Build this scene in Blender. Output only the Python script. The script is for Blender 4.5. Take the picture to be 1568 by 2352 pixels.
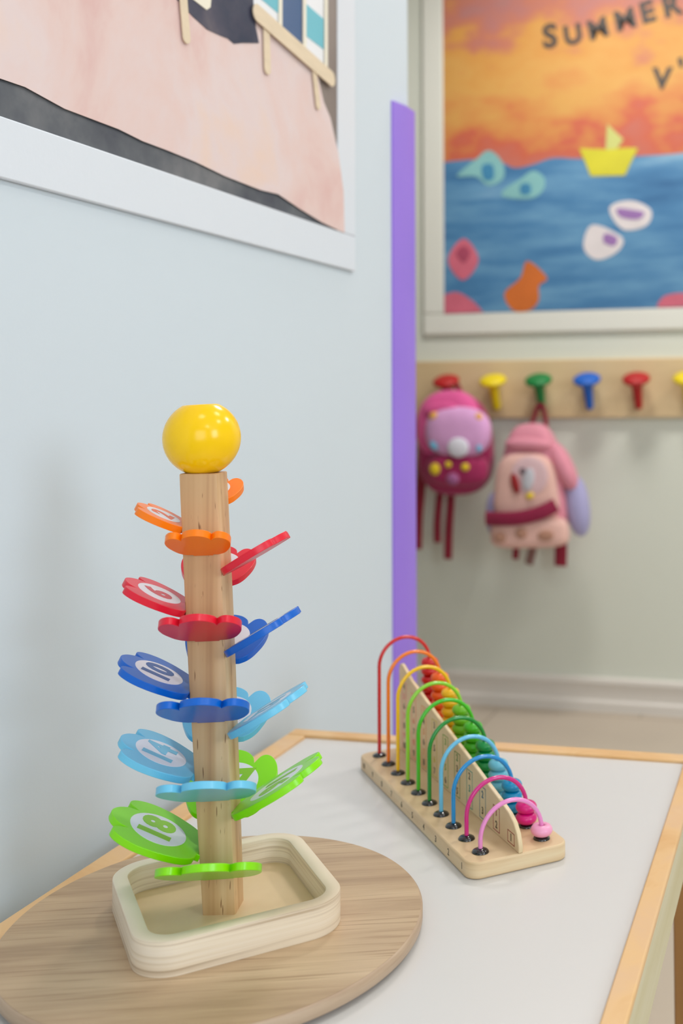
import bpy, bmesh, math, random
from mathutils import Vector, Matrix
random.seed(7)
PI = math.pi
for o in list(bpy.data.objects):
    bpy.data.objects.remove(o, do_unlink=True)
SC = bpy.context.scene
COL = SC.collection

# ------------------------------------------------------------------ camera, light, exposure
cam = bpy.data.cameras.new('camera')
cam_o = bpy.data.objects.new('camera', cam); COL.objects.link(cam_o)
rt = Vector((0.9714716, 0.2370108, -0.0082946)); up = Vector((0.0165132, -0.0327118, 0.9993284)); fw = Vector((-0.2365803, 0.9709561, 0.0356924))
cam_o.matrix_world = Matrix(((rt.x, up.x, -fw.x, 0.0), (rt.y, up.y, -fw.y, 0.0), (rt.z, up.z, -fw.z, 0.98), (0, 0, 0, 1)))
cam.sensor_width = 36.0; cam.sensor_height = 36.0; cam.sensor_fit = 'AUTO'
cam.lens = 2449.5 / 2352 * 36
cam.shift_x = (784 - 1284.5) / 2352
cam.shift_y = (824.5 - 1176) / 2352
cam.clip_start = 0.05; cam.clip_end = 50
cam.dof.use_dof = True; cam.dof.focus_distance = 0.90; cam.dof.aperture_fstop = 4.6
SC.camera = cam_o

SC.view_settings.view_transform = 'Standard'; SC.view_settings.look = 'None'
SC.view_settings.gamma = 1.0; SC.view_settings.use_curve_mapping = False
SC.view_settings.exposure = -0.27

world = bpy.data.worlds.new('world'); SC.world = world; world.use_nodes = True
bgn = world.node_tree.nodes['Background']; bgn.inputs[0].default_value = (0.75, 0.87, 1.0, 1); bgn.inputs[1].default_value = 1.0

def area(name, loc, sx, sy, power, col, target=None):
    l = bpy.data.lights.new(name, 'AREA'); l.shape = 'RECTANGLE'; l.size = sx; l.size_y = sy
    l.energy = power; l.color = col
    o = bpy.data.objects.new(name, l); COL.objects.link(o); o.location = loc
    if target is not None:
        o.rotation_euler = (Vector(target) - Vector(loc)).to_track_quat('-Z', 'Y').to_euler()
    return o
CEIL = 2.6
LAMPS = [(0.20, 1.50), (-0.20, 0.30), (1.15, 1.10), (1.2, -0.6), (-0.6, 2.55), (0.9, 2.6)]
LAMP_W = [3.2, 1.8, 6.0, 5.0, 19, 20]
for (x, y), w in zip(LAMPS, LAMP_W):
    area('ceiling_lamp_light', (x, y, CEIL - 0.03), 0.34, 0.34, w, (1.0, 0.975, 0.945))
area('window_daylight', (2.57, -0.35, 1.75), 0.9, 1.2, 33, (0.80, 0.91, 1.0), (0.0, 0.2, 1.15))
area('rear_window_fill', (0.75, -1.57, 1.45), 1.3, 1.3, 18, (0.84, 0.93, 1.0), (-0.3, 1.0, 0.8))  # added daylight fill from the camera side, through an unseen window

# ------------------------------------------------------------------ helpers
def lin(c):
    c = c / 255.0
    return c / 12.92 if c <= 0.04045 else ((c + 0.055) / 1.055) ** 2.4
def rgb(r, g, b): return (lin(r), lin(g), lin(b), 1.0)

def mat(name, col, rough=0.5, coat=0.0, spec=0.5, sheen=0.0, noise=0.0, nscale=8.0, bump=0.0, bscale=60.0, stretch=(1, 1, 1)):
    m = bpy.data.materials.new(name); m.use_nodes = True
    nt = m.node_tree; b = nt.nodes['Principled BSDF']
    b.inputs['Base Color'].default_value = col; b.inputs['Roughness'].default_value = rough
    b.inputs['Coat Weight'].default_value = coat; b.inputs['Coat Roughness'].default_value = 0.12
    b.inputs['Specular IOR Level'].default_value = spec
    b.inputs['Sheen Weight'].default_value = sheen
    if noise or bump:
        tc = nt.nodes.new('ShaderNodeTexCoord'); mp = nt.nodes.new('ShaderNodeMapping'); mp.inputs['Scale'].default_value = stretch
        nt.links.new(tc.outputs['Object'], mp.inputs['Vector'])
    if noise:
        n = nt.nodes.new('ShaderNodeTexNoise'); n.inputs['Scale'].default_value = nscale; n.inputs['Detail'].default_value = 5
        nt.links.new(mp.outputs['Vector'], n.inputs['Vector'])
        r = nt.nodes.new('ShaderNodeValToRGB')
        r.color_ramp.elements[0].position = 0.3; r.color_ramp.elements[1].position = 0.7
        r.color_ramp.elements[0].color = tuple(c * (1 - noise) for c in col[:3]) + (1,)
        r.color_ramp.elements[1].color = tuple(min(1, c * (1 + noise)) for c in col[:3]) + (1,)
        nt.links.new(n.outputs['Fac'], r.inputs['Fac']); nt.links.new(r.outputs['Color'], b.inputs['Base Color'])
    if bump:
        n2 = nt.nodes.new('ShaderNodeTexNoise'); n2.inputs['Scale'].default_value = bscale; n2.inputs['Detail'].default_value = 4
        nt.links.new(mp.outputs['Vector'], n2.inputs['Vector'])
        bp = nt.nodes.new('ShaderNodeBump'); bp.inputs['Strength'].default_value = bump; bp.inputs['Distance'].default_value = 0.002
        nt.links.new(n2.outputs['Fac'], bp.inputs['Height']); nt.links.new(bp.outputs['Normal'], b.inputs['Normal'])
    return m

def ramp_mat(name, stops, scale, stretch=(1, 1, 1), rot=(0, 0, 0), rough=0.5, detail=6, distortion=0.0, dashes=None, bump=0.0, coord='Object', coat=0.0):
    """noise -> colour ramp; 'stretch' scales the coordinates, small along the grain"""
    m = bpy.data.materials.new(name); m.use_nodes = True
    nt = m.node_tree; L = nt.links; b = nt.nodes['Principled BSDF']; b.inputs['Roughness'].default_value = rough
    b.inputs['Coat Weight'].default_value = coat
    tc = nt.nodes.new('ShaderNodeTexCoord')
    r0 = nt.nodes.new('ShaderNodeMapping'); r0.inputs['Rotation'].default_value = rot
    mp = nt.nodes.new('ShaderNodeMapping'); mp.inputs['Scale'].default_value = stretch
    L.new(tc.outputs[coord], r0.inputs['Vector']); L.new(r0.outputs['Vector'], mp.inputs['Vector'])
    n = nt.nodes.new('ShaderNodeTexNoise'); n.inputs['Scale'].default_value = scale; n.inputs['Detail'].default_value = detail
    n.inputs['Roughness'].default_value = 0.6; n.inputs['Distortion'].default_value = distortion
    L.new(mp.outputs['Vector'], n.inputs['Vector'])
    r = nt.nodes.new('ShaderNodeValToRGB'); cr = r.color_ramp
    cr.elements[0].position, cr.elements[0].color = stops[0]
    cr.elements[1].position, cr.elements[1].color = stops[-1]
    for p, c in stops[1:-1]:
        e = cr.elements.new(p); e.color = c
    L.new(n.outputs['Fac'], r.inputs['Fac'])
    out = r.outputs['Color']
    if dashes:
        dcol, dscale, dstretch, lo, hi = dashes
        mp2 = nt.nodes.new('ShaderNodeMapping'); mp2.inputs['Scale'].default_value = dstretch
        L.new(r0.outputs['Vector'], mp2.inputs['Vector'])
        v = nt.nodes.new('ShaderNodeTexNoise'); v.inputs['Scale'].default_value = dscale; v.inputs['Detail'].default_value = 1
        L.new(mp2.outputs['Vector'], v.inputs['Vector'])
        r2 = nt.nodes.new('ShaderNodeValToRGB'); r2.color_ramp.elements[0].position = lo; r2.color_ramp.elements[1].position = hi
        r2.color_ramp.elements[0].color = (0, 0, 0, 1); r2.color_ramp.elements[1].color = (1, 1, 1, 1)
        L.new(v.outputs['Fac'], r2.inputs['Fac'])
        mx = nt.nodes.new('ShaderNodeMix'); mx.data_type = 'RGBA'
        L.new(r2.outputs['Color'], mx.inputs['Factor']); L.new(out, mx.inputs['A']); mx.inputs['B'].default_value = dcol
        out = mx.outputs['Result']
    L.new(out, b.inputs['Base Color'])
    if bump:
        bp = nt.nodes.new('ShaderNodeBump'); bp.inputs['Strength'].default_value = bump; bp.inputs['Distance'].default_value = 0.001
        L.new(n.outputs['Fac'], bp.inputs['Height']); L.new(bp.outputs['Normal'], b.inputs['Normal'])
    return m

def link(name, bm, m, parent=None, angle=35, bevel=0.0, segs=2):
    me = bpy.data.meshes.new(name)
    bmesh.ops.recalc_face_normals(bm, faces=bm.faces)
    for f in bm.faces: f.smooth = True
    bm.to_mesh(me); bm.free()
    me.set_sharp_from_angle(angle=math.radians(angle))
    if m: me.materials.append(m)
    o = bpy.data.objects.new(name, me); COL.objects.link(o)
    if parent: o.parent = parent
    if bevel:
        md = o.modifiers.new('bevel', 'BEVEL'); md.width = bevel; md.segments = segs; md.limit_method = 'ANGLE'; md.angle_limit = math.radians(40)
    return o
def tag(o, label, cat, group=None):
    o['label'] = label; o['category'] = cat
    if group: o['group'] = group
    return o
def struct(name, bm, m, **k):
    o = link(name, bm, m, **k); o['kind'] = 'structure'; return o
def empty(name, loc, rz=0.0):
    o = bpy.data.objects.new(name, None); COL.objects.link(o); o.location = loc; o.rotation_euler = (0, 0, rz); o.empty_display_size = 0.05
    return o
def box(bm, x0, x1, y0, y1, z0, z1):
    v = [bm.verts.new(p) for p in ((x0, y0, z0), (x1, y0, z0), (x1, y1, z0), (x0, y1, z0), (x0, y0, z1), (x1, y0, z1), (x1, y1, z1), (x0, y1, z1))]
    for f in ((0, 3, 2, 1), (4, 5, 6, 7), (0, 1, 5, 4), (1, 2, 6, 5), (2, 3, 7, 6), (3, 0, 4, 7)):
        bm.faces.new([v[i] for i in f])
    return bm
def boxm(*a): return box(bmesh.new(), *a)
def prism(pts, z0, z1, axis='z'):
    """closed outline pts (a,b) extruded z0..z1; axis x: (y,z), axis y: (x,z)"""
    bm = bmesh.new()
    def P(a, b, c): return {'z': (a, b, c), 'x': (c, a, b), 'y': (a, c, b)}[axis]
    A = [bm.verts.new(P(a, b, z0)) for a, b in pts]; B = [bm.verts.new(P(a, b, z1)) for a, b in pts]
    n = len(pts)
    bm.faces.new(A); bm.faces.new(B)
    for i in range(n): bm.faces.new((A[i], A[(i + 1) % n], B[(i + 1) % n], B[i]))
    return bm
def ring_stack(rings, close=True, bm=None):
    bm = bm or bmesh.new(); R = [[bm.verts.new(p) for p in r] for r in rings]
    for a, b in zip(R, R[1:]):
        n = len(a)
        for i in range(n): bm.faces.new((a[i], a[(i + 1) % n], b[(i + 1) % n], b[i]))
    if close: bm.faces.new(R[0]); bm.faces.new(R[-1])
    return bm
def lathe(prof, n=32, axis=None, bm=None, at=(0, 0, 0), closed_ends=True):
    """prof: (r,z) list around z (or along 'axis' vector from 'at')"""
    M = Matrix.Translation(at)
    if axis is not None: M = M @ Vector(axis).to_track_quat('Z', 'Y').to_matrix().to_4x4()
    rings = [[M @ Vector((r * math.cos(2 * PI * i / n), r * math.sin(2 * PI * i / n), z)) for i in range(n)] for r, z in prof]
    return ring_stack(rings, closed_ends, bm)
def tube(path, r, n=12, bm=None, flat=1.0, closed=True):
    """round (or flattened) tube along a path; r may be a list"""
    P = [Vector(p) for p in path]; rings = []
    ref = None
    for i, p in enumerate(P):
        t = (P[min(i + 1, len(P) - 1)] - P[max(i - 1, 0)]).normalized()
        if ref is None:
            ref = Vector((0, 1, 0)) if abs(t.y) < 0.9 else Vector((1, 0, 0))
        a = (ref - t * ref.dot(t)).normalized(); ref = a; b = t.cross(a)
        rr = r[i] if isinstance(r, (list, tuple)) else r
        rings.append([p + a * math.cos(2 * PI * k / n) * rr * flat + b * math.sin(2 * PI * k / n) * rr for k in range(n)])
    return ring_stack(rings, closed, bm)
def rrect(a, b, r, n=10, cx=0.0, cy=0.0):
    pts = []
    for k, (sx, sy) in enumerate(((1, 1), (-1, 1), (-1, -1), (1, -1))):
        for i in range(n + 1):
            t = k * PI / 2 + i * PI / 2 / n
            pts.append((cx + sx * (a - r) + r * math.cos(t), cy + sy * (b - r) + r * math.sin(t)))
    return pts
def smooth(pts, sub=5, closed=True):
    n = len(pts); out = []
    rng = range(n) if closed else range(n - 1)
    for i in rng:
        g = (lambda k: pts[k % n]) if closed else (lambda k: pts[max(0, min(n - 1, k))])
        p0, p1, p2, p3 = g(i - 1), g(i), g(i + 1), g(i + 2)
        for s in range(sub):
            t = s / sub
            out.append(tuple(0.5 * (2 * p1[k] + (p2[k] - p0[k]) * t + (2 * p0[k] - 5 * p1[k] + 4 * p2[k] - p3[k]) * t * t + (3 * p1[k] - p0[k] - 3 * p2[k] + p3[k]) * t ** 3) for k in range(len(p1))))
    if not closed: out.append(tuple(pts[-1]))
    return out
def text(name, body, size, m, parent, M, bold=0.0, extrude=0.0002, sx=1.0):
    cu = bpy.data.curves.new('t', 'FONT'); cu.body = body; cu.size = size; cu.align_x = 'CENTER'; cu.align_y = 'CENTER'
    cu.offset = bold; cu.extrude = extrude; cu.resolution_u = 4; cu.space_character = 1.0
    to = bpy.data.objects.new('t', cu); COL.objects.link(to)
    dg = bpy.context.evaluated_depsgraph_get()
    me = bpy.data.meshes.new_from_object(to.evaluated_get(dg))
    bpy.data.objects.remove(to, do_unlink=True)
    me.transform(Matrix.Diagonal((sx, 1, 1, 1)))
    me.name = name; me.materials.clear(); me.materials.append(m)
    o = bpy.data.objects.new(name, me); COL.objects.link(o); o.parent = parent; o.matrix_local = M
    return o
def frame_mat(o, x, y, z):
    x, y, z, o = Vector(x), Vector(y), Vector(z), Vector(o)
    return Matrix(((x.x, y.x, z.x, o.x), (x.y, y.y, z.y, o.y), (x.z, y.z, z.z, o.z), (0, 0, 0, 1)))

# ------------------------------------------------------------------ materials
M_wall_l = mat('wall_daylight_tint', rgb(210, 220, 229), 0.62, noise=0.008, nscale=2.0, bump=0.04, bscale=260)  # bluish window light on this wall is put into its base colour
M_wall_b = mat('painted_wall_back', rgb(218, 221, 208), 0.62, noise=0.01, nscale=1.5, bump=0.04, bscale=200)
M_wall_o = mat('painted_wall_other', rgb(222, 220, 212), 0.7)
M_ceiling = mat('ceiling_white', rgb(236, 236, 232), 0.8)
M_white_trim = mat('white_trim', rgb(226, 220, 212), 0.4)
M_frame_w = mat('white_frame_paint', rgb(222, 227, 236), 0.42, bump=0.1, bscale=150)
M_frame_b = mat('white_frame_paint_back', rgb(228, 228, 218), 0.42)
M_purple = mat('purple_foam', rgb(154, 118, 226), 0.42, noise=0.03, nscale=6)
M_black = mat('black_gloss', rgb(22, 22, 24), 0.12, coat=0.6)
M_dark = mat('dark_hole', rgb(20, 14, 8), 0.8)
M_metal = mat('lamp_frame', rgb(235, 235, 232), 0.3)

# large pale tiles with thin joints on the floor
def floor_material():
    m = bpy.data.materials.new('floor_tiles'); m.use_nodes = True; nt = m.node_tree; L = nt.links
    b = nt.nodes['Principled BSDF']; b.inputs['Roughness'].default_value = 0.3
    tc = nt.nodes.new('ShaderNodeTexCoord'); mp = nt.nodes.new('ShaderNodeMapping')
    mp.inputs['Location'].default_value = (0.10, 0.35, 0)
    L.new(tc.outputs['Object'], mp.inputs['Vector'])
    br = nt.nodes.new('ShaderNodeTexBrick'); br.inputs['Scale'].default_value = 1.0; br.offset = 0.5
    br.inputs['Brick Width'].default_value = 0.9; br.inputs['Row Height'].default_value = 0.6
    br.inputs['Mortar Size'].default_value = 0.004; br.inputs['Mortar Smooth'].default_value = 0.2
    br.inputs['Color1'].default_value = rgb(196, 182, 164); br.inputs['Color2'].default_value = rgb(201, 187, 170); br.inputs['Mortar'].default_value = rgb(160, 146, 128)
    L.new(mp.outputs['Vector'], br.inputs['Vector'])
    n = nt.nodes.new('ShaderNodeTexNoise'); n.inputs['Scale'].default_value = 3; n.inputs['Detail'].default_value = 6
    L.new(tc.outputs['Object'], n.inputs['Vector'])
    r = nt.nodes.new('ShaderNodeValToRGB'); r.color_ramp.elements[0].color = (0.86, 0.86, 0.87, 1); r.color_ramp.elements[1].color = (1.05, 1.04, 1.02, 1)
    L.new(n.outputs['Fac'], r.inputs['Fac'])
    mx = nt.nodes.new('ShaderNodeMix'); mx.data_type = 'RGBA'; mx.blend_type = 'MULTIPLY'; mx.inputs['Factor'].default_value = 1
    L.new(br.outputs['Color'], mx.inputs['A']); L.new(r.outputs['Color'], mx.inputs['B']); L.new(mx.outputs['Result'], b.inputs['Base Color'])
    return m
M_floor = floor_material()

M_pine_post = ramp_mat('pine_post', [(0.30, rgb(178, 134, 92)), (0.44, rgb(202, 160, 114)), (0.56, rgb(214, 176, 130)), (0.70, rgb(228, 196, 152))], 60, (1, 1, 0.02), rough=0.42, detail=3,
                       dashes=(rgb(138, 96, 60), 520, (1, 1, 0.10), 0.70, 0.745))
M_pine_rail = ramp_mat('pine_rail', [(0.30, rgb(214, 164, 104)), (0.48, rgb(226, 184, 130)), (0.60, rgb(222, 182, 138)), (0.75, rgb(230, 196, 150))], 9, (1, 1, 1), rough=0.38, detail=4, distortion=0.6)
M_apron = ramp_mat('raw_apron', [(0.3, rgb(196, 184, 140)), (0.5, rgb(206, 196, 160)), (0.7, rgb(214, 206, 178))], 30, (1, 0.06, 1), rough=0.5)
M_leg = ramp_mat('leg_wood', [(0.3, rgb(160, 112, 60)), (0.7, rgb(180, 132, 78))], 20, (1, 1, 0.1), rough=0.45)
M_oak = ramp_mat('oak_laminate', [(0.24, rgb(140, 112, 84)), (0.38, rgb(168, 139, 108)), (0.5, rgb(184, 155, 122)), (0.62, rgb(196, 168, 134)), (0.78, rgb(212, 187, 155))], 26, (0.10, 1.5, 1), rot=(0, 0, math.radians(-20)), rough=0.42, detail=9, distortion=0.35,
                 dashes=(rgb(160, 130, 98), 190, (0.05, 1.5, 1), 0.56, 0.76), bump=0.05)
M_oak_edge = ramp_mat('oak_edge', [(0.25, rgb(160, 132, 106)), (0.5, rgb(184, 158, 132)), (0.8, rgb(198, 174, 150))], 30, (0.25, 0.25, 4), rough=0.45, detail=7)
M_tray = ramp_mat('tray_ply', [(0.28, rgb(196, 174, 146)), (0.40, rgb(224, 206, 182)), (0.5, rgb(238, 222, 198)), (0.62, rgb(242, 228, 208)), (0.75, rgb(224, 204, 178))], 13, (0.3, 0.3, 22), rough=0.5, detail=2, distortion=0.0)
M_tray_floor = ramp_mat('tray_floor', [(0.3, rgb(222, 190, 150)), (0.55, rgb(232, 202, 164)), (0.75, rgb(236, 210, 176))], 9, rough=0.45, detail=4, dashes=(rgb(196, 152, 92), 26, (1, 1, 1), 0.72, 0.8))
M_ply = ramp_mat('abacus_ply', [(0.3, rgb(206, 176, 134)), (0.5, rgb(220, 192, 152)), (0.7, rgb(226, 204, 166))], 12, (0.6, 0.6, 9), rough=0.42, detail=4)
M_ply_div = ramp_mat('divider_ply', [(0.3, rgb(206, 176, 132)), (0.5, rgb(220, 194, 152)), (0.7, rgb(226, 206, 166))], 16, (0.5, 0.5, 1), rough=0.45, detail=4)
M_table = mat('white_laminate', rgb(212, 209, 206), 0.32, noise=0.01, nscale=3)
M_rack = ramp_mat('rack_wood', [(0.3, rgb(208, 182, 138)), (0.5, rgb(220, 194, 150)), (0.7, rgb(226, 202, 160))], 6, (0.3, 1, 2), rough=0.45, detail=4)
M_label = mat('label_white', rgb(232, 232, 240), 0.3, coat=0.3)
M_print = mat('print_dark', rgb(70, 58, 44), 0.6)

# ------------------------------------------------------------------ room shell
XW = -0.69; YB = 3.305
RX, LX, FY = 2.6, -3.0, -1.6
struct('floor', boxm(LX - .1, RX + .1, FY - .1, YB + .1, -0.1, 0.0), M_floor)
struct('ceiling', boxm(LX - .1, RX + .1, FY - .1, YB + .1, CEIL, CEIL + 0.1), M_ceiling)
struct('wall_left', boxm(XW - 0.16, XW, FY, 1.733, 0.0, CEIL), M_wall_l, bevel=0.004)
struct('wall_back', boxm(LX - .1, RX + .1, YB, YB + 0.1, 0.0, CEIL), M_wall_b)
bm = bmesh.new()
box(bm, LX - .1, 0.05, FY - .1, FY, 0, CEIL); box(bm, 1.45, RX + .1, FY - .1, FY, 0, CEIL)
box(bm, 0.05, 1.45, FY - .1, FY, 0, 0.75); box(bm, 0.05, 1.45, FY - .1, FY, 2.15, CEIL)
struct('wall_front', bm, M_wall_o)
bm = bmesh.new()
for a in ((.05, .10, .75, 2.15), (1.40, 1.45, .75, 2.15), (.10, 1.40, .75, .80), (.10, 1.40, 2.10, 2.15), (.73, .77, .80, 2.10)):
    box(bm, a[0], a[1], FY - .07, FY - .03, a[2], a[3])
struct('fill_window', bm, M_white_trim)  # unseen window frame, added behind the camera for the daylight fill
struct('wall_far_left', boxm(LX - 0.1, LX, FY, YB, 0.0, CEIL), M_wall_o)
bm = bmesh.new()
wy0, wy1, wz0, wz1 = -0.85, 0.15, 1.1, 2.4
box(bm, RX, RX + .1, FY, wy0, 0, CEIL); box(bm, RX, RX + .1, wy1, YB, 0, CEIL)
box(bm, RX, RX + .1, wy0, wy1, 0, wz0); box(bm, RX, RX + .1, wy0, wy1, wz1, CEIL)
struct('wall_right', bm, M_wall_o)
bm = bmesh.new()
for a in ((wy0, wy0 + .05, wz0, wz1), (wy1 - .05, wy1, wz0, wz1), (wy0, wy1, wz0, wz0 + .05), (wy0, wy1, wz1 - .05, wz1), ((wy0 + wy1) / 2 - .02, (wy0 + wy1) / 2 + .02, wz0, wz1)):
    box(bm, RX + .03, RX + .07, a[0], a[1], a[2], a[3])
struct('window_1', bm, M_white_trim)
# skirting: a board with a rounded cap and a small foot moulding
prof = [(YB, 0.0), (YB - 0.022, 0.0), (YB - 0.022, 0.030), (YB - 0.014, 0.036), (YB - 0.014, 0.082), (YB - 0.018, 0.088), (YB - 0.016, 0.100), (YB, 0.104)]
struct('baseboard_back', prism(prof, LX, RX, 'x'), M_white_trim)
bm = prism([(XW, 0.0), (XW + 0.012, 0.0), (XW + 0.012, 0.09), (XW, 0.10)], FY, 1.640, 'y')
struct('baseboard_left', bm, M_white_trim)

# purple foam guard on the outer corner of the left wall
gp = [(XW, 1.655), (XW + .003, 1.655), (XW + .0125, 1.690), (XW + .0125, 1.731), (XW + .008, 1.7375), (XW - .07, 1.7375), (XW - .07, 1.733), (XW, 1.733)]
o = link('corner_guard', prism(gp, 0.0, 1.479), M_purple, angle=25)
tag(o, 'tall purple foam corner guard on the end edge of the pale wall', 'corner guard')

# ------------------------------------------------------------------ ceiling lamps
M_diff = bpy.data.materials.new('lamp_diffuser'); M_diff.use_nodes = True
b = M_diff.node_tree.nodes['Principled BSDF']; b.inputs['Base Color'].default_value = (0.9, 0.9, 0.88, 1)
b.inputs['Emission Color'].default_value = (1, 0.96, 0.9, 1); b.inputs['Emission Strength'].default_value = 3.0
for x, y in LAMPS:
    e = empty('ceiling_lamp', (x, y, CEIL))
    tag(e, 'square flat white ceiling lamp', 'ceiling lamp', 'square ceiling lamps')
    bm = bmesh.new()
    for a in ((-.20, .20, -.20, -.175), (-.20, .20, .175, .20), (-.20, -.175, -.175, .175), (.175, .20, -.175, .175)): box(bm, *a, -0.035, 0.0)
    link('frame', bm, M_metal, e)
    link('diffuser', boxm(-.175, .175, -.175, .175, -0.022, -0.004), M_diff, e)

# ------------------------------------------------------------------ table
T = empty('activity_table', (-0.667, 1.276, 0.0), 0.0150)
tag(T, 'low white-topped table with pale wooden edge beside the wall', 'table')
TW, TL = 0.524, 0.95
link('tabletop', boxm(.018, TW - .0180, -TL + .018, -.018, .528, .550), M_table, T)
def rail(nm, x0, x1, y0, y1, m=M_pine_rail):
    return link(nm, boxm(x0, x1, y0, y1, .530, .554), m, T, bevel=0.0018)
rail('edge_rail', .0, .026, -TL, -.0235); link('edge_rail', boxm(TW - .0185, TW, -TL, -.0505, .5470, .554), M_pine_rail, T, bevel=.0018)
rail('edge_rail', .0, TW - .0180, -.0225, .0); link('corner_block', boxm(TW - .0178, TW, -.0225, 0, .5470, .554), M_pine_rail, T, bevel=.0015); rail('edge_rail', .0, TW, -TL - .022, -TL)
link('corner_block', boxm(TW - .0185, TW, -.0500, -.0230, .5470, .5545), M_pine_rail, T, bevel=.0015)
link('apron', boxm(TW - .0175, TW - .0008, -TL, -.004, .494, .5466), M_apron, T, bevel=.0015)
link('apron', boxm(.001, .018, -TL, -.004, .494, .5296), M_apron, T, bevel=.0015)
link('apron', boxm(.018, TW - .018, -.019, -.002, .494, .5278), M_apron, T, bevel=.0015)
link('apron', boxm(.018, TW - .018, -TL - .018, -TL - .002, .494, .5278), M_apron, T, bevel=.0015)
for lx in (.0, TW - .0325):
    for ly in (-.040, -TL):
        link('leg', boxm(lx + .001, lx + .0325, ly, ly + .036, 0.0, .494), M_leg, T, bevel=.002)

# ------------------------------------------------------------------ round board
DX, DY, DR = -0.4757, 0.7810, 0.1625
TD = 0.5645
e = empty('round_board', (DX, DY, 0.5541))
tag(e, 'round brown oak-grain board under the counting tree tray', 'board')
prof = [(DR - .0012, 0.0), (DR, .0012), (DR, .0090), (DR - .0015, .0105)]
link('edge_band', lathe(prof, 160), M_oak_edge, e, angle=60)
link('top_surface', lathe([(DR - .0022, .0100), (DR - .0016, .0107)], 160), M_oak, e)

# ------------------------------------------------------------------ counting tree toy
AX0, AY0, ALX, ALY, AZ0 = -0.47610, 0.78927, -0.04621, -0.01453, 0.565
def axis_at(z): return Vector((AX0 + ALX * (z - AZ0), AY0 + ALY * (z - AZ0), z))
PHI = math.radians(-68.49); TAU = math.radians(27.33)
toy = empty('counting_tree_toy', (-0.474, 0.788, TD))
tag(toy, 'tall wooden counting tree with numbered flower petals and a yellow ball on top', 'toy')
TO = Vector(toy.location)
# tray
TA_ = math.radians(43.7)
def rot2(p, a=TA_): return (p[0] * math.cos(a) - p[1] * math.sin(a), p[0] * math.sin(a) + p[1] * math.cos(a))
h = 0.0259; ha = 0.0785; wr = 0.0116
outl = [rot2(p) for p in rrect(ha, ha, .030, 12)]; inl = [rot2(p) for p in rrect(ha - wr, ha - wr, .0185, 12)]
def lay(pts, z, s=1.0): return [(x * s, y * s, z) for x, y in pts]
rings = [lay(outl, 0, .992), lay(outl, .0012), lay(outl, h - .0012), lay(outl, h - .0003, .9985), lay(outl, h, .993), lay(inl, h, 1.006), lay(inl, h - .0004, 1.001), lay(inl, h - .0012), lay(inl, 0.0008)]
bm = ring_stack(rings, close=False)
bmesh.ops.bridge_loops(bm, edges=[ed for ed in bm.edges if ed.is_boundary])
link('tray_rim', bm, M_tray, toy, angle=50)
link('tray_floor', prism([(x * .999, y * .999) for x, y in inl], 0.0008, 0.0045), M_tray_floor, toy)
# post
def sq_ring(z, a, n=2, r=.0016):
    c = axis_at(z) - TO; ph = math.radians(-74.5)
    out = []
    for x, y in rrect(a, a, r, n):
        out.append((c.x + x * math.cos(ph) - y * math.sin(ph), c.y + x * math.sin(ph) + y * math.cos(ph), c.z))
    return out
ztop = 0.9205; zbot = TD + .0045
zs = [(zbot, .0131), (.60, .0135), (.66, .0142), (.70, .0145), (.76, .0151), (.80, .0153), (.90, .0153), (ztop - .0006, .0152), (ztop, .0147)]
rings = [sq_ring(z, a) for z, a in zs]
def circ_ring(z, r, n=20):
    c = axis_at(z) - TO; return [(c.x + r * math.cos(PHI + PI / 4 * 0 + 2 * PI * (i + .5) / n), c.y + r * math.sin(PHI + 2 * PI * (i + .5) / n), c.z) for i in range(n)]
link('post', ring_stack(rings + [circ_ring(ztop, .0110), circ_ring(ztop - .010, .0110)]), M_pine_post, toy, angle=30)
# ball with flat hole on top and bottom
bc = axis_at(0.9485) - TO; bc.z = 0.9487 - TD
br = 0.0308
prof = []
prof.append((0.0095, -.0245)); prof.append((.0095, -.0284))
for i in range(0, 41):
    t = -PI / 2 + math.radians(22.5) + (PI - math.radians(22.5 + 27)) * i / 40
    prof.append((br * math.cos(t), br * math.sin(t)))
zt = prof[-1][1]
prof += [(.0100, zt + .0003), (.0090, zt - .0006), (.0088, zt - .020)]
M_yel = mat('yellow_lacquer', rgb(255, 204, 0), 0.2, coat=0.0, spec=0.4)
ball = link('ball', lathe(prof, 64, axis=(ALX, ALY, 1), at=bc), M_yel, toy, angle=40)
ball['label'] = 'glossy yellow ball topper with a hole'
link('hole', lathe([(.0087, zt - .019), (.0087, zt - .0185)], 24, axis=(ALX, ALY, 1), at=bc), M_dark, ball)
# petals
def petal_outline(L, W):
    tab = [(0, .155), (.045, .158)]
    body = smooth([(.05, .25), (.10, .325), (.18, .385), (.28, .43), (.40, .472), (.52, .495), (.64, .5), (.75, .478), (.835, .435), (.882, .385), (.893, .335), (.865, .282), (.775, .226)], 4, False)
    cen = smooth([(.775, .226), (.868, .205), (.945, .140), (.985, .068), (1, 0), (.985, -.068), (.945, -.140), (.868, -.205), (.775, -.226)], 4, False)
    side = tab + body
    out = side + cen[1:-1] + [(r, -t) for r, t in side[::-1]]
    return [(r * L, t * W) for r, t in out]
PC = {0: ('orange', rgb(255, 128, 0), rgb(232, 100, 20)), 1: ('red', rgb(228, 26, 52), rgb(206, 56, 66)), 2: ('blue', rgb(0, 98, 200), rgb(24, 78, 150)),
      3: ('light_blue', rgb(112, 198, 232), rgb(110, 190, 220)), 4: ('green', rgb(136, 224, 0), rgb(138, 200, 30))}
PM = {k: mat('petal_' + v[0], v[1], 0.33, coat=0.12, spec=0.4) for k, v in PC.items()}
NM = {k: mat('numeral_' + v[0], v[2], 0.4) for k, v in PC.items()}
PL = [.0455, .0593, .0661, .0690, .0798]; PW = [.0491, .0615, .0684, .0734, .0772]
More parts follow.
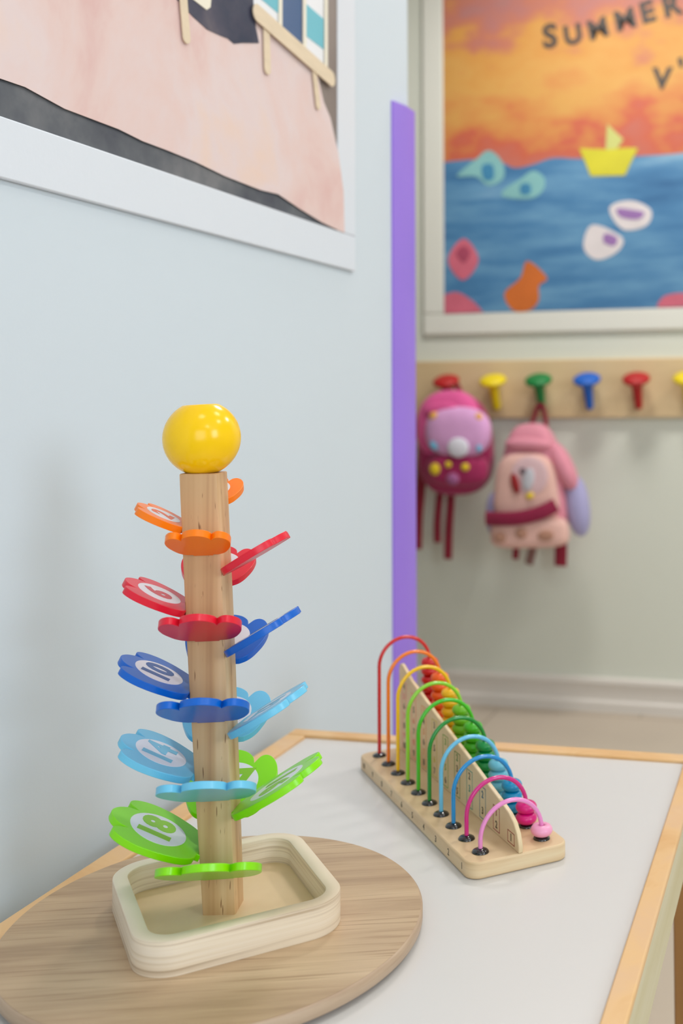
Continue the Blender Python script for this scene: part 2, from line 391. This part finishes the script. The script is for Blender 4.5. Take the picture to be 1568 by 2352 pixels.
# (colour, side: 0 front 1 right 2 back 3 left, height on the post, number)
PET = [(0, 2, 0.8905, 1), (0, 3, 0.8714, 2), (0, 0, 0.8548, 3), (1, 1, 0.8375, 4), (1, 2, 0.8228, 5), (1, 3, 0.8046, 6), (1, 0, 0.7864, 7), (2, 1, 0.7721, 8), (2, 2, 0.7580, 9), (2, 3, 0.7394, 10), (2, 0, 0.7220, 11),
       (3, 1, 0.7076, 12), (3, 2, 0.6932, 13), (3, 3, 0.6743, 14), (3, 0, 0.6598, 15), (4, 1, 0.6439, 16), (4, 2, 0.6304, 17), (4, 3, 0.6111, 18), (4, 0, 0.5982, 19)]
DAZ = [-68.1, 10.8, 112.0, 201.4]; DTA = [27.2, 30.6, 23.6, 27.0]
for k, d, z, num in PET:
    L, W = PL[k], PW[k]; ph = math.radians(DAZ[d] - (4 if num == 9 else 0)); TAU = math.radians(DTA[d])
    u = Vector((math.cos(ph) * math.cos(TAU), math.sin(ph) * math.cos(TAU), math.sin(TAU))); v = Vector((-math.sin(ph), math.cos(ph), 0)); n = u.cross(v)
    org = axis_at(z) + 0.0160 * Vector((math.cos(ph), math.sin(ph), 0)) - TO
    p = link('petal', prism(petal_outline(L, W), 0, .0057), PM[k], toy, bevel=.0007, angle=30)
    p.matrix_local = frame_mat(org, u, v, n)
    p['label'] = PC[k][0].replace('_', ' ') + ' flower petal numbered ' + str(num)
    th = .0057
    rl = .30 * (L + W) / 2
    lb = link('number_label', lathe([(rl, th - .0002), (rl, th + .00018)], 40, at=(L * .50, 0, 0)), M_label, p)
    s = rl * 1.52
    text('numeral', str(num), s * (1.0 if num > 9 else 1.1), NM[k], p, frame_mat((L * .50, 0, th + .0003), (0, -1, 0), (1, 0, 0), (0, 0, 1)), bold=s * .050, extrude=.0001)

# ------------------------------------------------------------------ rainbow abacus
AN = math.radians(-48.94); an = Vector((math.cos(AN), math.sin(AN), 0)); ap = Vector((-math.sin(AN), math.cos(AN), 0))
AB = empty('rainbow_abacus', (-0.504, 1.1687, 0.5502), AN)
tag(AB, 'rainbow arch abacus with coloured beads on a wooden base, on the white table', 'abacus')
PITCH = 0.03312; BH = 0.015
def abox(pts, z0, z1, nm, m, bev=0.0): return link(nm, prism(pts, z0, z1), m, AB, bevel=bev)
base = abox(rrect(.169, .0505, .013, 10, .1500, .0310), 0, BH, 'base', M_ply, .0016)
# divider board: runs lengthwise, slanted top
dp = [(-.014, 0.002), (.3185, 0.002), (.3188, .008), (.3150, .018), (.3075, .0262), (.2970, .0312), (.2770, .0362), (.2470, .0425), (.1930, .0545), (.1130, .0710), (.0276, .0905), (.0000, .1010), (-.0070, .1030), (-.0125, .1010), (-.0145, .0950)]
dv = link('divider', prism([(a, bz + BH - .002) for a, bz in dp], .0290, .0335, 'y'), M_ply_div, AB, bevel=.0008)
ROD = [('pink', rgb(232, 140, 200)), ('magenta', rgb(206, 28, 128)), ('blue', rgb(0, 138, 204)), ('sky_blue', rgb(104, 190, 226)), ('dark_green', rgb(0, 136, 40)),
       ('green', rgb(62, 184, 10)), ('lime', rgb(140, 206, 40)), ('yellow', rgb(244, 190, 0)), ('orange', rgb(244, 122, 10)), ('red', rgb(206, 26, 30))]
BEADC = [rgb(240, 160, 196), rgb(214, 10, 124), rgb(0, 140, 190), rgb(104, 186, 208), rgb(0, 140, 64), rgb(64, 178, 22), rgb(110, 184, 20), rgb(244, 184, 0), rgb(242, 96, 10), rgb(200, 8, 10)]
RA = .0312
for i in range(10):              # i = 0 is the pink arch nearest the camera
    n = i + 1; x = (9 - i) * PITCH
    m = mat('rod_' + ROD[i][0], ROD[i][1], 0.22, coat=0.5)
    leg = .0100 + i * .01025
    pts = [(x, 0, BH)] + [(x, 0, BH + leg * t) for t in (.33, .66)]
    pts += [(x, RA - RA * math.cos(PI * k / 22), BH + leg + RA * math.sin(PI * k / 22)) for k in range(23)]
    pts += [(x, 2 * RA, BH + leg * t) for t in (.66, .33)] + [(x, 2 * RA, BH)]
    rod = link('arch_rod', tube(pts, .0021, 14), m, AB, angle=60); rod['label'] = ROD[i][0].replace('_', ' ') + ' arch rod'
    for y in (0, 2 * RA):
        link('foot_cap', lathe([(.0080, 0), (.0080, .0006), (.0070, .0019), (.0048, .0030), (.0022, .0036)], 28, at=(x, y, BH)), M_black, rod, angle=80)
    mb = mat('bead_' + ROD[i][0], BEADC[i], 0.34, coat=0.15)
    bh = .01025
    prof = [(.0030, 0.0008), (.0058, 0.0000), (.0086, .0014), (.0101, .0036), (.0104, .0052), (.0100, .0070), (.0084, .0092), (.0058, .0103), (.0036, .0098), (.0028, .0080)]
    pr_ = smooth(prof, 3, False)
    proto = None
    for k in range(n):
        zb = BH + .0030 + k * bh
        if proto is None:
            proto = link('bead', lathe(pr_, 28), mb, AB, angle=80); o = proto
        else:
            o = proto.copy(); COL.objects.link(o); o.parent = AB
        o.location = (x, 2 * RA, zb)
    # printed columns on the divider face and digits along the base side
    if True:
        inkc = [rgb(150, 50, 40), rgb(150, 40, 60), rgb(20, 100, 130), rgb(40, 140, 130), rgb(60, 120, 50), rgb(90, 150, 40), rgb(190, 170, 40), rgb(220, 140, 70), rgb(226, 120, 90), rgb(220, 110, 120)][i]
        mi = mat('ink_' + ROD[i][0], inkc, 0.6)
        xs = x + .004
        ht = [.014, .026, .034, .040, .048, .056, .064, .070, .076, .082][i]
        # thin printed outline of the column
        bm = bmesh.new(); yy = .0290
        w = .0075; t = .0006; z0 = BH + .003; z1 = BH + ht
        for a in ((xs - w, xs - w + t, z0, z1), (xs + w - t, xs + w, z0, z1), (xs - w, xs + w, z0, z0 + t), (xs - w, xs + w, z1 - t, z1)):
            box(bm, a[0], a[1], yy - .0002, yy + .0001, a[2], a[3])
        link('printed_border', bm, mi, dv)
        rows = max(1, int((ht - .004) / .0105))
        for r_ in range(rows):
            zc = z0 + (r_ + .5) * (z1 - z0) / rows
            text('printed_sum', str(n - r_ if n - r_ > 0 else n), .0095, mi if r_ % 2 else M_print, dv, frame_mat((xs, yy - .0002, zc), (1, 0, 0), (0, 0, 1), (0, -1, 0)), bold=.0002, extrude=.00005)
        text('numeral', str(n), .0085, M_print, base, frame_mat((x + .003, -.0196, .0075), (1, 0, 0), (0, 0, 1), (0, -1, 0)), bold=.0001, extrude=.00005)

# ------------------------------------------------------------------ framed collage on the left wall
F1 = empty('framed_collage', (XW, 0.95, 1.172))
tag(F1, 'white-framed paper collage on the left wall with craft sticks on pink paper', 'picture')
def lp(pts, X0, X1, nm, m, par=F1, bev=0.0, rnd=0):
    """flat cut-out lying parallel to the left wall: outline in world (y,z), thickness X0..X1 off the wall"""
    q = [(y - .95, z - 1.172) for y, z in pts]
    if rnd: q = smooth(q, rnd)
    return link(nm, prism(q, X0, X1, 'x'), m, par, bevel=bev)
def lbox(y0, y1, z0, z1, X0, X1, nm, m, bev=0.0): return lp([(y0, z0), (y1, z0), (y1, z1), (y0, z1)], X0, X1, nm, m, bev=bev)
FY0, FY1, FZ0, FZ1 = .30, 1.500, 1.1735, 2.02
bm = bmesh.new()
def qb(y0, y1, z0, z1): box(bm, 0, .0062, y0 - .95, y1 - .95, z0 - 1.172, z1 - 1.172)
qb(FY0, FY1, FZ0, 1.2272); qb(FY0, FY1, 1.97, FZ1); qb(FY0, .352, 1.2272, 1.97); qb(1.439, FY1, 1.2272, 1.97)
link('frame', bm, M_frame_w, F1, bevel=.0015, segs=2)
M_back = ramp_mat('dark_backing', [(0.3, rgb(54, 58, 74)), (0.5, rgb(88, 92, 100)), (0.7, rgb(122, 122, 126))], 9, rough=0.5, detail=5)
M_brown = ramp_mat('brown_backing', [(0.3, rgb(116, 104, 100)), (0.7, rgb(150, 138, 132))], 8, (1, 1, .3), rough=0.5)
M_pinkp = ramp_mat('pink_paper', [(0.28, rgb(220, 178, 174)), (0.45, rgb(228, 200, 195)), (0.58, rgb(228, 208, 207)), (0.75, rgb(234, 204, 188))], 6, rough=0.7, detail=5, distortion=0.4)
M_navy = ramp_mat('navy_paper', [(0.35, rgb(28, 40, 68)), (0.55, rgb(66, 64, 84)), (0.7, rgb(98, 90, 100))], 12, rough=0.6)
M_stick = mat('craft_stick', rgb(228, 208, 180), 0.6, noise=0.04, nscale=20, stretch=(1, 1, 6))
M_cream = mat('cream_paper', rgb(240, 232, 214), 0.6)
M_teal = mat('teal_paper', rgb(112, 190, 206), 0.6); M_slate = mat('slate_paper', rgb(70, 98, 140), 0.6); M_pap = mat('white_paper', rgb(238, 238, 242), 0.6)
lbox(.352, 1.439, 1.2272, 1.97, .0015, .0044, 'backing_board', M_back)
lbox(1.36, 1.439, 1.36, 1.97, .0044, .0049, 'brown_strip', M_brown)
head = [(0.352, 1.262), (.60, 1.262), (0.771, 1.259), (0.802, 1.260), (0.853, 1.254), (0.933, 1.254), (0.972, 1.251), (1.015, 1.251), (1.068, 1.250), (1.132, 1.246), (1.214, 1.245), (1.259, 1.248), (1.319, 1.239), (1.384, 1.231), (1.441, 1.2275), (1.4595, 1.2270),
        (1.456, 1.288), (1.438, 1.343), (1.412, 1.388), (1.391, 1.405), (1.377, 1.429), (1.372, 1.485), (1.385, 1.56), (1.40, 1.70), (1.36, 1.90), (1.30, 1.96), (0.352, 1.96)]
lp(head, .0064, .0070, 'pink_paper', M_pinkp)
navy = [(0.97, 1.62), (0.985, 1.50), (1.005, 1.430), (1.047, 1.418), (1.062, 1.414), (1.091, 1.409), (1.118, 1.411), (1.135, 1.413), (1.149, 1.411), (1.167, 1.418), (1.208, 1.431), (1.200, 1.449), (1.196, 1.50), (1.19, 1.62)]
lp(navy, .0070, .0078, 'navy_paper', M_navy)
lp([(1.040, 1.47), (1.052, 1.434), (1.088, 1.431), (1.096, 1.437), (1.099, 1.46), (1.09, 1.50)], .0078, .0086, 'cream_paper', M_cream)
lp([(1.192, 1.60), (1.194, 1.468), (1.256, 1.462), (1.256, 1.60)], .0070, .0080, 'white_paper', M_pap)
lp([(1.262, 1.60), (1.264, 1.462), (1.322, 1.458), (1.322, 1.60)], .0070, .0080, 'slate_paper', M_slate)
lp([(1.331, 1.60), (1.331, 1.452), (1.388, 1.446), (1.388, 1.60)], .0070, .0080, 'white_paper', M_pap)
lp([(1.332, 1.527), (1.387, 1.524), (1.387, 1.480), (1.332, 1.482)], .0080, .0086, 'teal_paper', M_teal)
lp([(1.212, 1.520), (1.255, 1.519), (1.255, 1.486), (1.212, 1.489)], .0080, .0086, 'teal_paper', M_teal)
def stick(y0, z0, y1, z1, w, X0, nm='craft_stick', m=M_stick, t=.0019):
    d = Vector((y1 - y0, z1 - z0)); n_ = d.length; d.normalize(); p = Vector((-d.y, d.x)); c = Vector((y0 + y1, z0 + z1)) / 2
    pts = [tuple(c + d * a + p * b_) for a, b_ in rrect(n_ / 2, w / 2, w / 2 * .98, 8)]
    return lp(pts, X0, X0 + t, nm, m, bev=.0003)
stick(1.186, 1.4665, 1.416, 1.4415, .0225, .0108)
for (a, b_, c_, d_, w) in ((1.025, 1.52, 1.047, 1.378, .014), (1.222, 1.47, 1.226, 1.396, .015), (1.352, 1.455, 1.369, 1.388, .012)):
    stick(a, b_, c_, d_, w, .0086)
for yy in (1.259, 1.3265, 1.3925): stick(yy, 1.64, yy, 1.452, .0085, .0087, m=M_cream)

# ------------------------------------------------------------------ SUMMER painting on the back wall
F2 = empty('framed_painting', (-0.60, YB, 1.185))
tag(F2, 'white-framed sunset and sea painting lettered SUMMER on the back wall', 'picture')
def bp_(pts, d0, d1, nm, m, par=F2, rnd=0):
    q = [(x + .60, z - 1.185) for x, z in pts]
    if rnd: q = smooth(q, rnd)
    return link(nm, prism(q, -d1, -d0, 'y'), m, par)
bm = bmesh.new()
def qf(x0, x1, z0, z1, d=.013): box(bm, x0 + .6, x1 + .6, -d, 0, z0 - 1.185, z1 - 1.185)
PX0, PX1, PZ0, PZ1 = -1.189, 0.30, 1.2555, 2.46
qf(PX0 - .075, PX1 + .075, PZ0 - .070, PZ0); qf(PX0 - .075, PX1 + .075, PZ1, PZ1 + .07); qf(PX0 - .075, PX0, PZ0, PZ1); qf(PX1, PX1 + .075, PZ0, PZ1)
link('frame', bm, M_frame_b, F2, bevel=.0115, segs=5)
def sky_material():
    m = bpy.data.materials.new('sunset_paint'); m.use_nodes = True; nt = m.node_tree; L = nt.links; b = nt.nodes['Principled BSDF']; b.inputs['Roughness'].default_value = .6
    tc = nt.nodes.new('ShaderNodeTexCoord'); sp = nt.nodes.new('ShaderNodeSeparateXYZ'); L.new(tc.outputs['Object'], sp.inputs[0])
    mp = nt.nodes.new('ShaderNodeMapping'); mp.inputs['Scale'].default_value = (1.0, 1, 1.7); L.new(tc.outputs['Object'], mp.inputs['Vector'])
    n = nt.nodes.new('ShaderNodeTexNoise'); n.inputs['Scale'].default_value = 6; n.inputs['Detail'].default_value = 7; L.new(mp.outputs[0], n.inputs['Vector'])
    a = nt.nodes.new('ShaderNodeMath'); a.operation = 'MULTIPLY_ADD'; a.inputs[1].default_value = 0.62; a.inputs[2].default_value = -0.31; L.new(n.outputs['Fac'], a.inputs[0])
    s = nt.nodes.new('ShaderNodeMath'); s.operation = 'ADD'; L.new(sp.outputs['Z'], s.inputs[0]); L.new(a.outputs[0], s.inputs[1])
    mr = nt.nodes.new('ShaderNodeMapRange'); mr.inputs['From Min'].default_value = .50; mr.inputs['From Max'].default_value = 1.25; L.new(s.outputs[0], mr.inputs['Value'])
    r = nt.nodes.new('ShaderNodeValToRGB'); cr = r.color_ramp; L.new(mr.outputs[0], r.inputs['Fac'])
    st = [(0.0, rgb(190, 106, 90)), (.14, rgb(196, 96, 68)), (.24, rgb(204, 132, 70)), (.42, rgb(208, 156, 80)), (.58, rgb(206, 146, 70)), (.70, rgb(190, 116, 92)), (.82, rgb(178, 116, 110)), (1.0, rgb(162, 136, 128))]
    cr.elements[0].position, cr.elements[0].color = st[0]; cr.elements[1].position, cr.elements[1].color = st[-1]
    for p, c in st[1:-1]: cr.elements.new(p).color = c
    L.new(r.outputs['Color'], b.inputs['Base Color']); return m
M_sky = sky_material()
M_sea = ramp_mat('sea_paint', [(0.28, rgb(48, 100, 146)), (0.45, rgb(70, 124, 168)), (0.6, rgb(98, 148, 184)), (0.78, rgb(146, 180, 202))], 5, (.5, 1, 3.2), rough=.6, detail=6)
bp_([(PX0, PZ0), (PX1, PZ0), (PX1, PZ1), (PX0, PZ1)], .004, .012, 'canvas', M_sky)
sea = smooth([(-1.188, 1.755), (-1.08, 1.757), (-0.992, 1.743), (-0.948, 1.722), (-0.889, 1.728), (-0.817, 1.746), (-0.717, 1.737), (-0.549, 1.735), (-0.401, 1.736), (-.2, 1.75), (0.0, 1.735), (.30, 1.745)], 4, False)
bp_([(PX0, PZ0)] + [(max(PX0, x), z) for x, z in sea] + [(PX1, PZ0)], .012, .0125, 'painted_sea', M_sea)
Mf = lambda n_, c: mat(n_, c, .6, noise=.06, nscale=14)
M_lime = Mf('lime_card', rgb(206, 198, 44)); M_paleg = Mf('pale_card', rgb(196, 198, 116)); M_aqua = Mf('aqua_card', rgb(130, 184, 184)); M_aqd = Mf('aqua_dark', rgb(60, 130, 170))
M_rose = Mf('rose_card', rgb(208, 104, 124)); M_rosed = Mf('rose_dark', rgb(168, 70, 96)); M_orf = Mf('orange_card', rgb(206, 108, 40)); M_shell = Mf('shell_card', rgb(216, 208, 208)); M_viol = Mf('violet_ink', rgb(150, 110, 170))
bp_([(-0.731, 1.771), (-0.700, 1.768), (-.64, 1.762), (-.58, 1.763), (-0.543, 1.760), (-0.585, 1.676), (-0.695, 1.680)], .0125, .0145, 'paper_boat', M_lime)
bp_([(-0.646, 1.762), (-0.640, 1.843), (-0.589, 1.791), (-0.611, 1.760)], .0125, .0140, 'paper_sail', M_paleg)
def blob(pts, nm, m, d=.0125, r=5): return bp_(pts, d, d + .0012, nm, m, rnd=r)
blob([(-1.033, 1.784), (-0.989, 1.745), (-0.984, 1.69), (-1.034, 1.669), (-1.078, 1.701), (-1.142, 1.705), (-1.110, 1.735), (-1.078, 1.756)], 'paper_fish', M_aqua)
blob([(-1.055, 1.735), (-1.020, 1.735), (-1.018, 1.690), (-1.050, 1.690)], 'painted_spot', M_aqd, .0137)
blob([(-0.884, 1.708), (-0.847, 1.682), (-0.854, 1.641), (-0.897, 1.619), (-0.984, 1.63), (-0.98, 1.654), (-0.93, 1.682)], 'paper_fish', M_aqua)
blob([(-0.925, 1.665), (-0.895, 1.665), (-0.895, 1.635), (-0.925, 1.635)], 'painted_spot', M_aqd, .0137)
blob([(-1.12, 1.5), (-1.07, 1.428), (-1.124, 1.363), (-1.175, 1.432)], 'paper_shell', M_rose)
blob([(-1.122, 1.475), (-1.098, 1.452), (-1.120, 1.420), (-1.146, 1.452)], 'painted_spot', M_rosed, .0137)
bp_([(-1.188, PZ0)] + smooth([(-1.188, 1.317), (-1.144, 1.325), (-1.093, 1.296), (-1.055, 1.257)], 4, False), .0125, .0137, 'paper_shell', M_rose)
blob([(-0.905, 1.418), (-0.841, 1.362), (-0.868, 1.337), (-0.869, 1.289), (-0.9, 1.259), (-0.955, 1.261), (-0.983, 1.316), (-0.93, 1.363)], 'paper_fish', M_orf)
blob([(-0.636, 1.576), (-0.568, 1.596), (-0.504, 1.563), (-0.519, 1.514), (-0.595, 1.506)], 'paper_shell', M_shell)
blob([(-0.611, 1.572), (-0.560, 1.565), (-0.525, 1.555), (-0.545, 1.535), (-0.600, 1.545)], 'painted_spot', M_viol, .0137)
blob([(-0.691, 1.525), (-0.596, 1.48), (-0.614, 1.434), (-0.68, 1.413), (-0.721, 1.456)], 'paper_shell', M_shell)
blob([(-0.650, 1.495), (-0.612, 1.480), (-0.622, 1.455), (-0.655, 1.468)], 'painted_spot', M_viol, .0137)
bp_([(-0.487, 1.2565)] + smooth([(-0.487, 1.266), (-0.463, 1.292), (-0.406, 1.299), (-.36, 1.285), (-.34, 1.2565)], 4, False), .0125, .0137, 'paper_shell', M_rose)
M_ink = mat('black_letter_card', rgb(70, 62, 56), .6)
for ch, x, z, tilt, s in (('S', -0.825, 2.138, 3, .105), ('U', -0.749, 2.137, 8, .085), ('M', -0.667, 2.149, 12, .088), ('M', -0.579, 2.170, 12, .090), ('E', -0.508, 2.187, 12, .092), ('R', -0.432, 2.200, 12, .092), ('V', -0.464, 1.972, -3, .090), ("'", -0.400, 1.995, 10, .090)):
    c, s_ = math.cos(math.radians(tilt)), math.sin(math.radians(tilt))
    text('letter', ch, s, M_ink, F2, frame_mat((x + .6, -.0130, z - 1.185), (c, 0, s_), (-s_, 0, c), (0, -1, 0)), bold=.0030 if ch == 'M' else .0040, extrude=.0006)

# ------------------------------------------------------------------ coat rack
CR = empty('coat_rack', (-0.60, YB, 0.914))
tag(CR, 'pale wooden wall board with a row of coloured mushroom coat pegs', 'coat rack')
link('rail_board', boxm(-.80, .80, -.022, 0, 0, .186), M_rack, CR, bevel=.004)
PEGC = {'red': rgb(176, 10, 14), 'yellow': rgb(232, 206, 0), 'green': rgb(0, 122, 54), 'blue': rgb(0, 92, 190)}
PEGM = {k: mat('peg_' + k, c, .5) for k, c in PEGC.items()}
for cname, x in (('red', -1.160), ('yellow', -1.004), ('green', -0.855), ('blue', -0.700), ('red', -0.5455), ('yellow', -0.390)):
    ax = Vector((0, -.42, .91)).normalized()
    base_ = Vector((x + .60, -.036, .030))
    prof = [(.004, -.003), (.0095, 0.0), (.0115, .006), (.0130, .03), (.0150, .060), (.0180, .076), (.0270, .086), (.0390, .092), (.0425, .097), (.0415, .103), (.030, .110), (.012, .113)]
    pg = link('peg', lathe(smooth(prof, 3, False), 32, axis=ax, at=base_), PEGM[cname], CR, angle=70); pg['label'] = cname + ' mushroom peg'
    link('mount', lathe([(.009, 0), (.009, .018)], 20, axis=(0, -1, 0), at=(x + .60, -.021, .042)), PEGM[cname], pg)

# ------------------------------------------------------------------ backpacks
def sgn(v, e): return math.copysign(abs(v) ** e, v)
def superblob(c, a, b, h, e1=.6, e2=.6, taper=0.0, shear=0.0, n=40, m=24, rot=0.0):
    """superellipsoid, half sizes a (x) b (y) h (z); taper narrows the top; rot tilts in the wall plane"""
    rings = []
    for j in range(m + 1):
        t = -PI / 2 + PI * j / m; t = max(-PI / 2 + .03, min(PI / 2 - .03, t))
        ct, st = sgn(math.cos(t), e1), sgn(math.sin(t), e1); ring = []
        for i in range(n):
            p = 2 * PI * i / n; k = 1 - taper * (st * .5 + .5)
            x, y, z = a * k * ct * sgn(math.cos(p), e2), b * ct * sgn(math.sin(p), e2), h * st
            xr, zr = x * math.cos(rot) - z * math.sin(rot), x * math.sin(rot) + z * math.cos(rot)
            ring.append((c[0] + xr, c[1] + y, c[2] + zr))
        rings.append(ring)
    return ring_stack(rings)
fab = lambda n_, c: mat(n_, c, .75, sheen=.25, noise=.05, nscale=18, bump=.3, bscale=260)
M_b1t = fab('pink_fabric', rgb(224, 84, 150)); M_b1d = fab('magenta_fabric', rgb(160, 22, 84)); M_lav = fab('lavender_fabric', rgb(222, 164, 214)); M_wf = fab('white_fabric', rgb(224, 222, 232))
M_sky1 = fab('sky_patch', rgb(120, 190, 226)); M_yp = fab('yellow_patch', rgb(230, 200, 20)); M_yo = fab('amber_patch', rgb(240, 176, 80)); M_str = fab('crimson_strap', rgb(142, 6, 44)); M_mauve = fab('mauve_fabric', rgb(160, 90, 140))
B1 = empty('backpack', (-1.105, 3.27, 0.68))
tag(B1, 'hot pink child backpack with lavender panel hanging from the leftmost red peg', 'backpack', None)
R1 = Vector(B1.location)
def W(p, R): return Vector(p) - R
def part(R, root, nm, m, c, a, b, h, par=None, **k): return link(nm, superblob(W(c, R) - Vector((0, .048, 0)), a, b, h, **k), m, par or root, angle=80)
body1 = part(R1, B1, 'body', M_b1d, (-1.108, 3.215, .835), .128, .052, .158, e1=.75, e2=.55, taper=.12, rot=.05)
part(R1, B1, 'top_panel', M_b1t, (-1.118, 3.196, .895), .118, .050, .110, e1=.85, e2=.6, taper=.15, rot=.05)
pan = part(R1, B1, 'front_pocket', M_lav, (-1.080, 3.160, .876), .104, .040, .078, e1=.8, e2=.7, rot=-.05)
low = part(R1, B1, 'lower_pocket', M_b1d, (-1.085, 3.168, .760), .100, .038, .052, e1=.7, e2=.7, rot=-.02)
part(R1, B1, 'zip_flap', M_b1t, (-1.135, 3.150, .945), .052, .012, .020, e1=.8, e2=.8, rot=.1)
for nm, m, x, z, r, h_, yy, par in (('white_patch', M_wf, -1.067, .830, .034, .030, 3.124, pan), ('blue_patch', M_sky1, -1.146, .838, .017, .018, 3.136, pan), ('blue_patch', M_sky1, -1.006, .828, .009, .014, 3.139, pan),
                             ('amber_patch', M_yo, -1.149, .924, .015, .014, 3.138, pan), ('amber_patch', M_yo, -1.008, .920, .013, .014, 3.141, pan),
                             ('yellow_patch', M_yp, -1.146, .763, .017, .018, 3.136, low), ('yellow_patch', M_yp, -1.101, .778, .010, .010, 3.131, low), ('yellow_patch', M_yp, -1.048, .770, .013, .012, 3.133, low), ('mauve_tag', M_mauve, -1.088, .734, .020, .018, 3.134, low)):
    part(R1, B1, nm, m, (x, yy - .003, z), r, .008, h_, par=par, e1=1, e2=1)
def strap(R, root, pts, w, m, nm='strap', flat=.28):
    q = smooth([tuple(W(p, R)) for p in pts], 5, False)
    return link(nm, tube(q, w, 14, flat=flat), m, root, angle=80)
strap(R1, B1, [(-1.150, 3.21, .965), (-1.162, 3.232, 1.005), (-1.159, 3.243, 1.022), (-1.128, 3.243, 1.018), (-1.105, 3.22, .975)], .010, M_str, 'carry_loop', .5)
strap(R1, B1, [(-1.222, 3.225, .93), (-1.243, 3.232, .82), (-1.250, 3.235, .70), (-1.262, 3.240, .60), (-1.268, 3.245, .495)], .017, M_str)
strap(R1, B1, [(-1.175, 3.235, .74), (-1.188, 3.238, .66), (-1.196, 3.24, .58), (-1.198, 3.245, .518)], .013, M_str)
strap(R1, B1, [(-1.150, 3.235, .74), (-1.150, 3.238, .66), (-1.158, 3.24, .56), (-1.163, 3.245, .466)], .014, M_str)

M_peach = fab('peach_fabric', rgb(230, 184, 172)); M_b2p = fab('rose_fabric', rgb(220, 140, 158)); M_side = fab('periwinkle_mesh', rgb(168, 164, 206)); M_tan = fab('tan_patch', rgb(182, 134, 112)); M_redp = fab('red_patch', rgb(150, 14, 18)); M_grey = fab('grey_patch', rgb(200, 200, 208)); M_gk = fab('charcoal_patch', rgb(110, 90, 98)); M_taupe = fab('taupe_strap', rgb(140, 104, 98)); M_blush = fab('blush_panel', rgb(226, 190, 194))
B2 = empty('backpack', (-0.865, 3.27, 0.53))
tag(B2, 'pale peach and rose child backpack with crimson band hanging from the green peg', 'backpack')
R2 = Vector(B2.location)
body2 = part(R2, B2, 'body', M_b2p, (-.858, 3.215, .720), .126, .052, .180, e1=.6, e2=.55, taper=.40, rot=.03)
pk = part(R2, B2, 'front_pocket', M_peach, (-.868, 3.172, .706), .110, .036, .106, e1=.55, e2=.6, taper=.22, rot=.02)
lw = part(R2, B2, 'lower_pocket', M_peach, (-.856, 3.165, .574), .124, .040, .046, e1=.5, e2=.55, taper=.05, rot=.04)
part(R2, B2, 'side_pocket', M_side, (-.718, 3.215, .650), .036, .036, .092, e1=.9, e2=.9, rot=.12)
part(R2, B2, 'side_pocket', M_side, (-.980, 3.220, .620), .030, .034, .070, e1=.9, e2=.9)
part(R2, B2, 'side_flap', M_b2p, (-.758, 3.200, .770), .030, .040, .080, e1=.9, e2=.9, rot=.45)
part(R2, B2, 'top_seam', M_b2p, (-.862, 3.172, .838), .072, .026, .020, e1=.9, e2=.8, rot=-.03)
pts = [(-.984, 3.087, .616), (-.93, 3.074, .617), (-.87, 3.070, .622), (-.81, 3.074, .638), (-.766, 3.087, .660)]
link('band', tube(smooth([tuple(W(p, R2)) for p in pts], 5, False), .0215, 14, flat=.3), fab('crimson_band', rgb(140, 0, 58)), B2, angle=80)
for nm, m, x, z, r, h_, yy, rr, par in (('emblem_panel', M_blush, -.848, .745, .058, .058, 3.137, 0, pk), ('red_patch', M_redp, -.891, .722, .013, .032, 3.131, .25, pk), ('grey_patch', M_grey, -.850, .735, .018, .034, 3.130, -.2, pk), ('charcoal_patch', M_gk, -.866, .760, .011, .010, 3.129, 0, pk), ('yellow_patch', M_yp, -.846, .686, .013, .009, 3.132, .3, pk),
                              ('tan_patch', M_tan, -.937, .562, .021, .018, 3.129, 0, lw), ('tan_patch', M_tan, -.872, .575, .019, .017, 3.125, 0, lw), ('tan_patch', M_tan, -.797, .570, .026, .017, 3.126, .1, lw)):
    part(R2, B2, nm, m, (x, yy, z), r, .006, h_, par=par, e1=1, e2=1, rot=rr)
strap(R2, B2, [(-.885, 3.235, .880), (-.876, 3.245, .915), (-.860, 3.246, .954), (-.846, 3.246, .950), (-.838, 3.245, .915), (-.832, 3.235, .880)], .0075, M_str, 'carry_loop', .6)
strap(R2, B2, [(-.930, 3.235, .58), (-.934, 3.24, .52), (-.939, 3.245, .472)], .011, M_str)
strap(R2, B2, [(-.876, 3.24, .57), (-.882, 3.245, .51), (-.897, 3.25, .456)], .014, M_taupe)
strap(R2, B2, [(-.792, 3.235, .58), (-.790, 3.24, .52), (-.793, 3.245, .455)], .020, M_str)
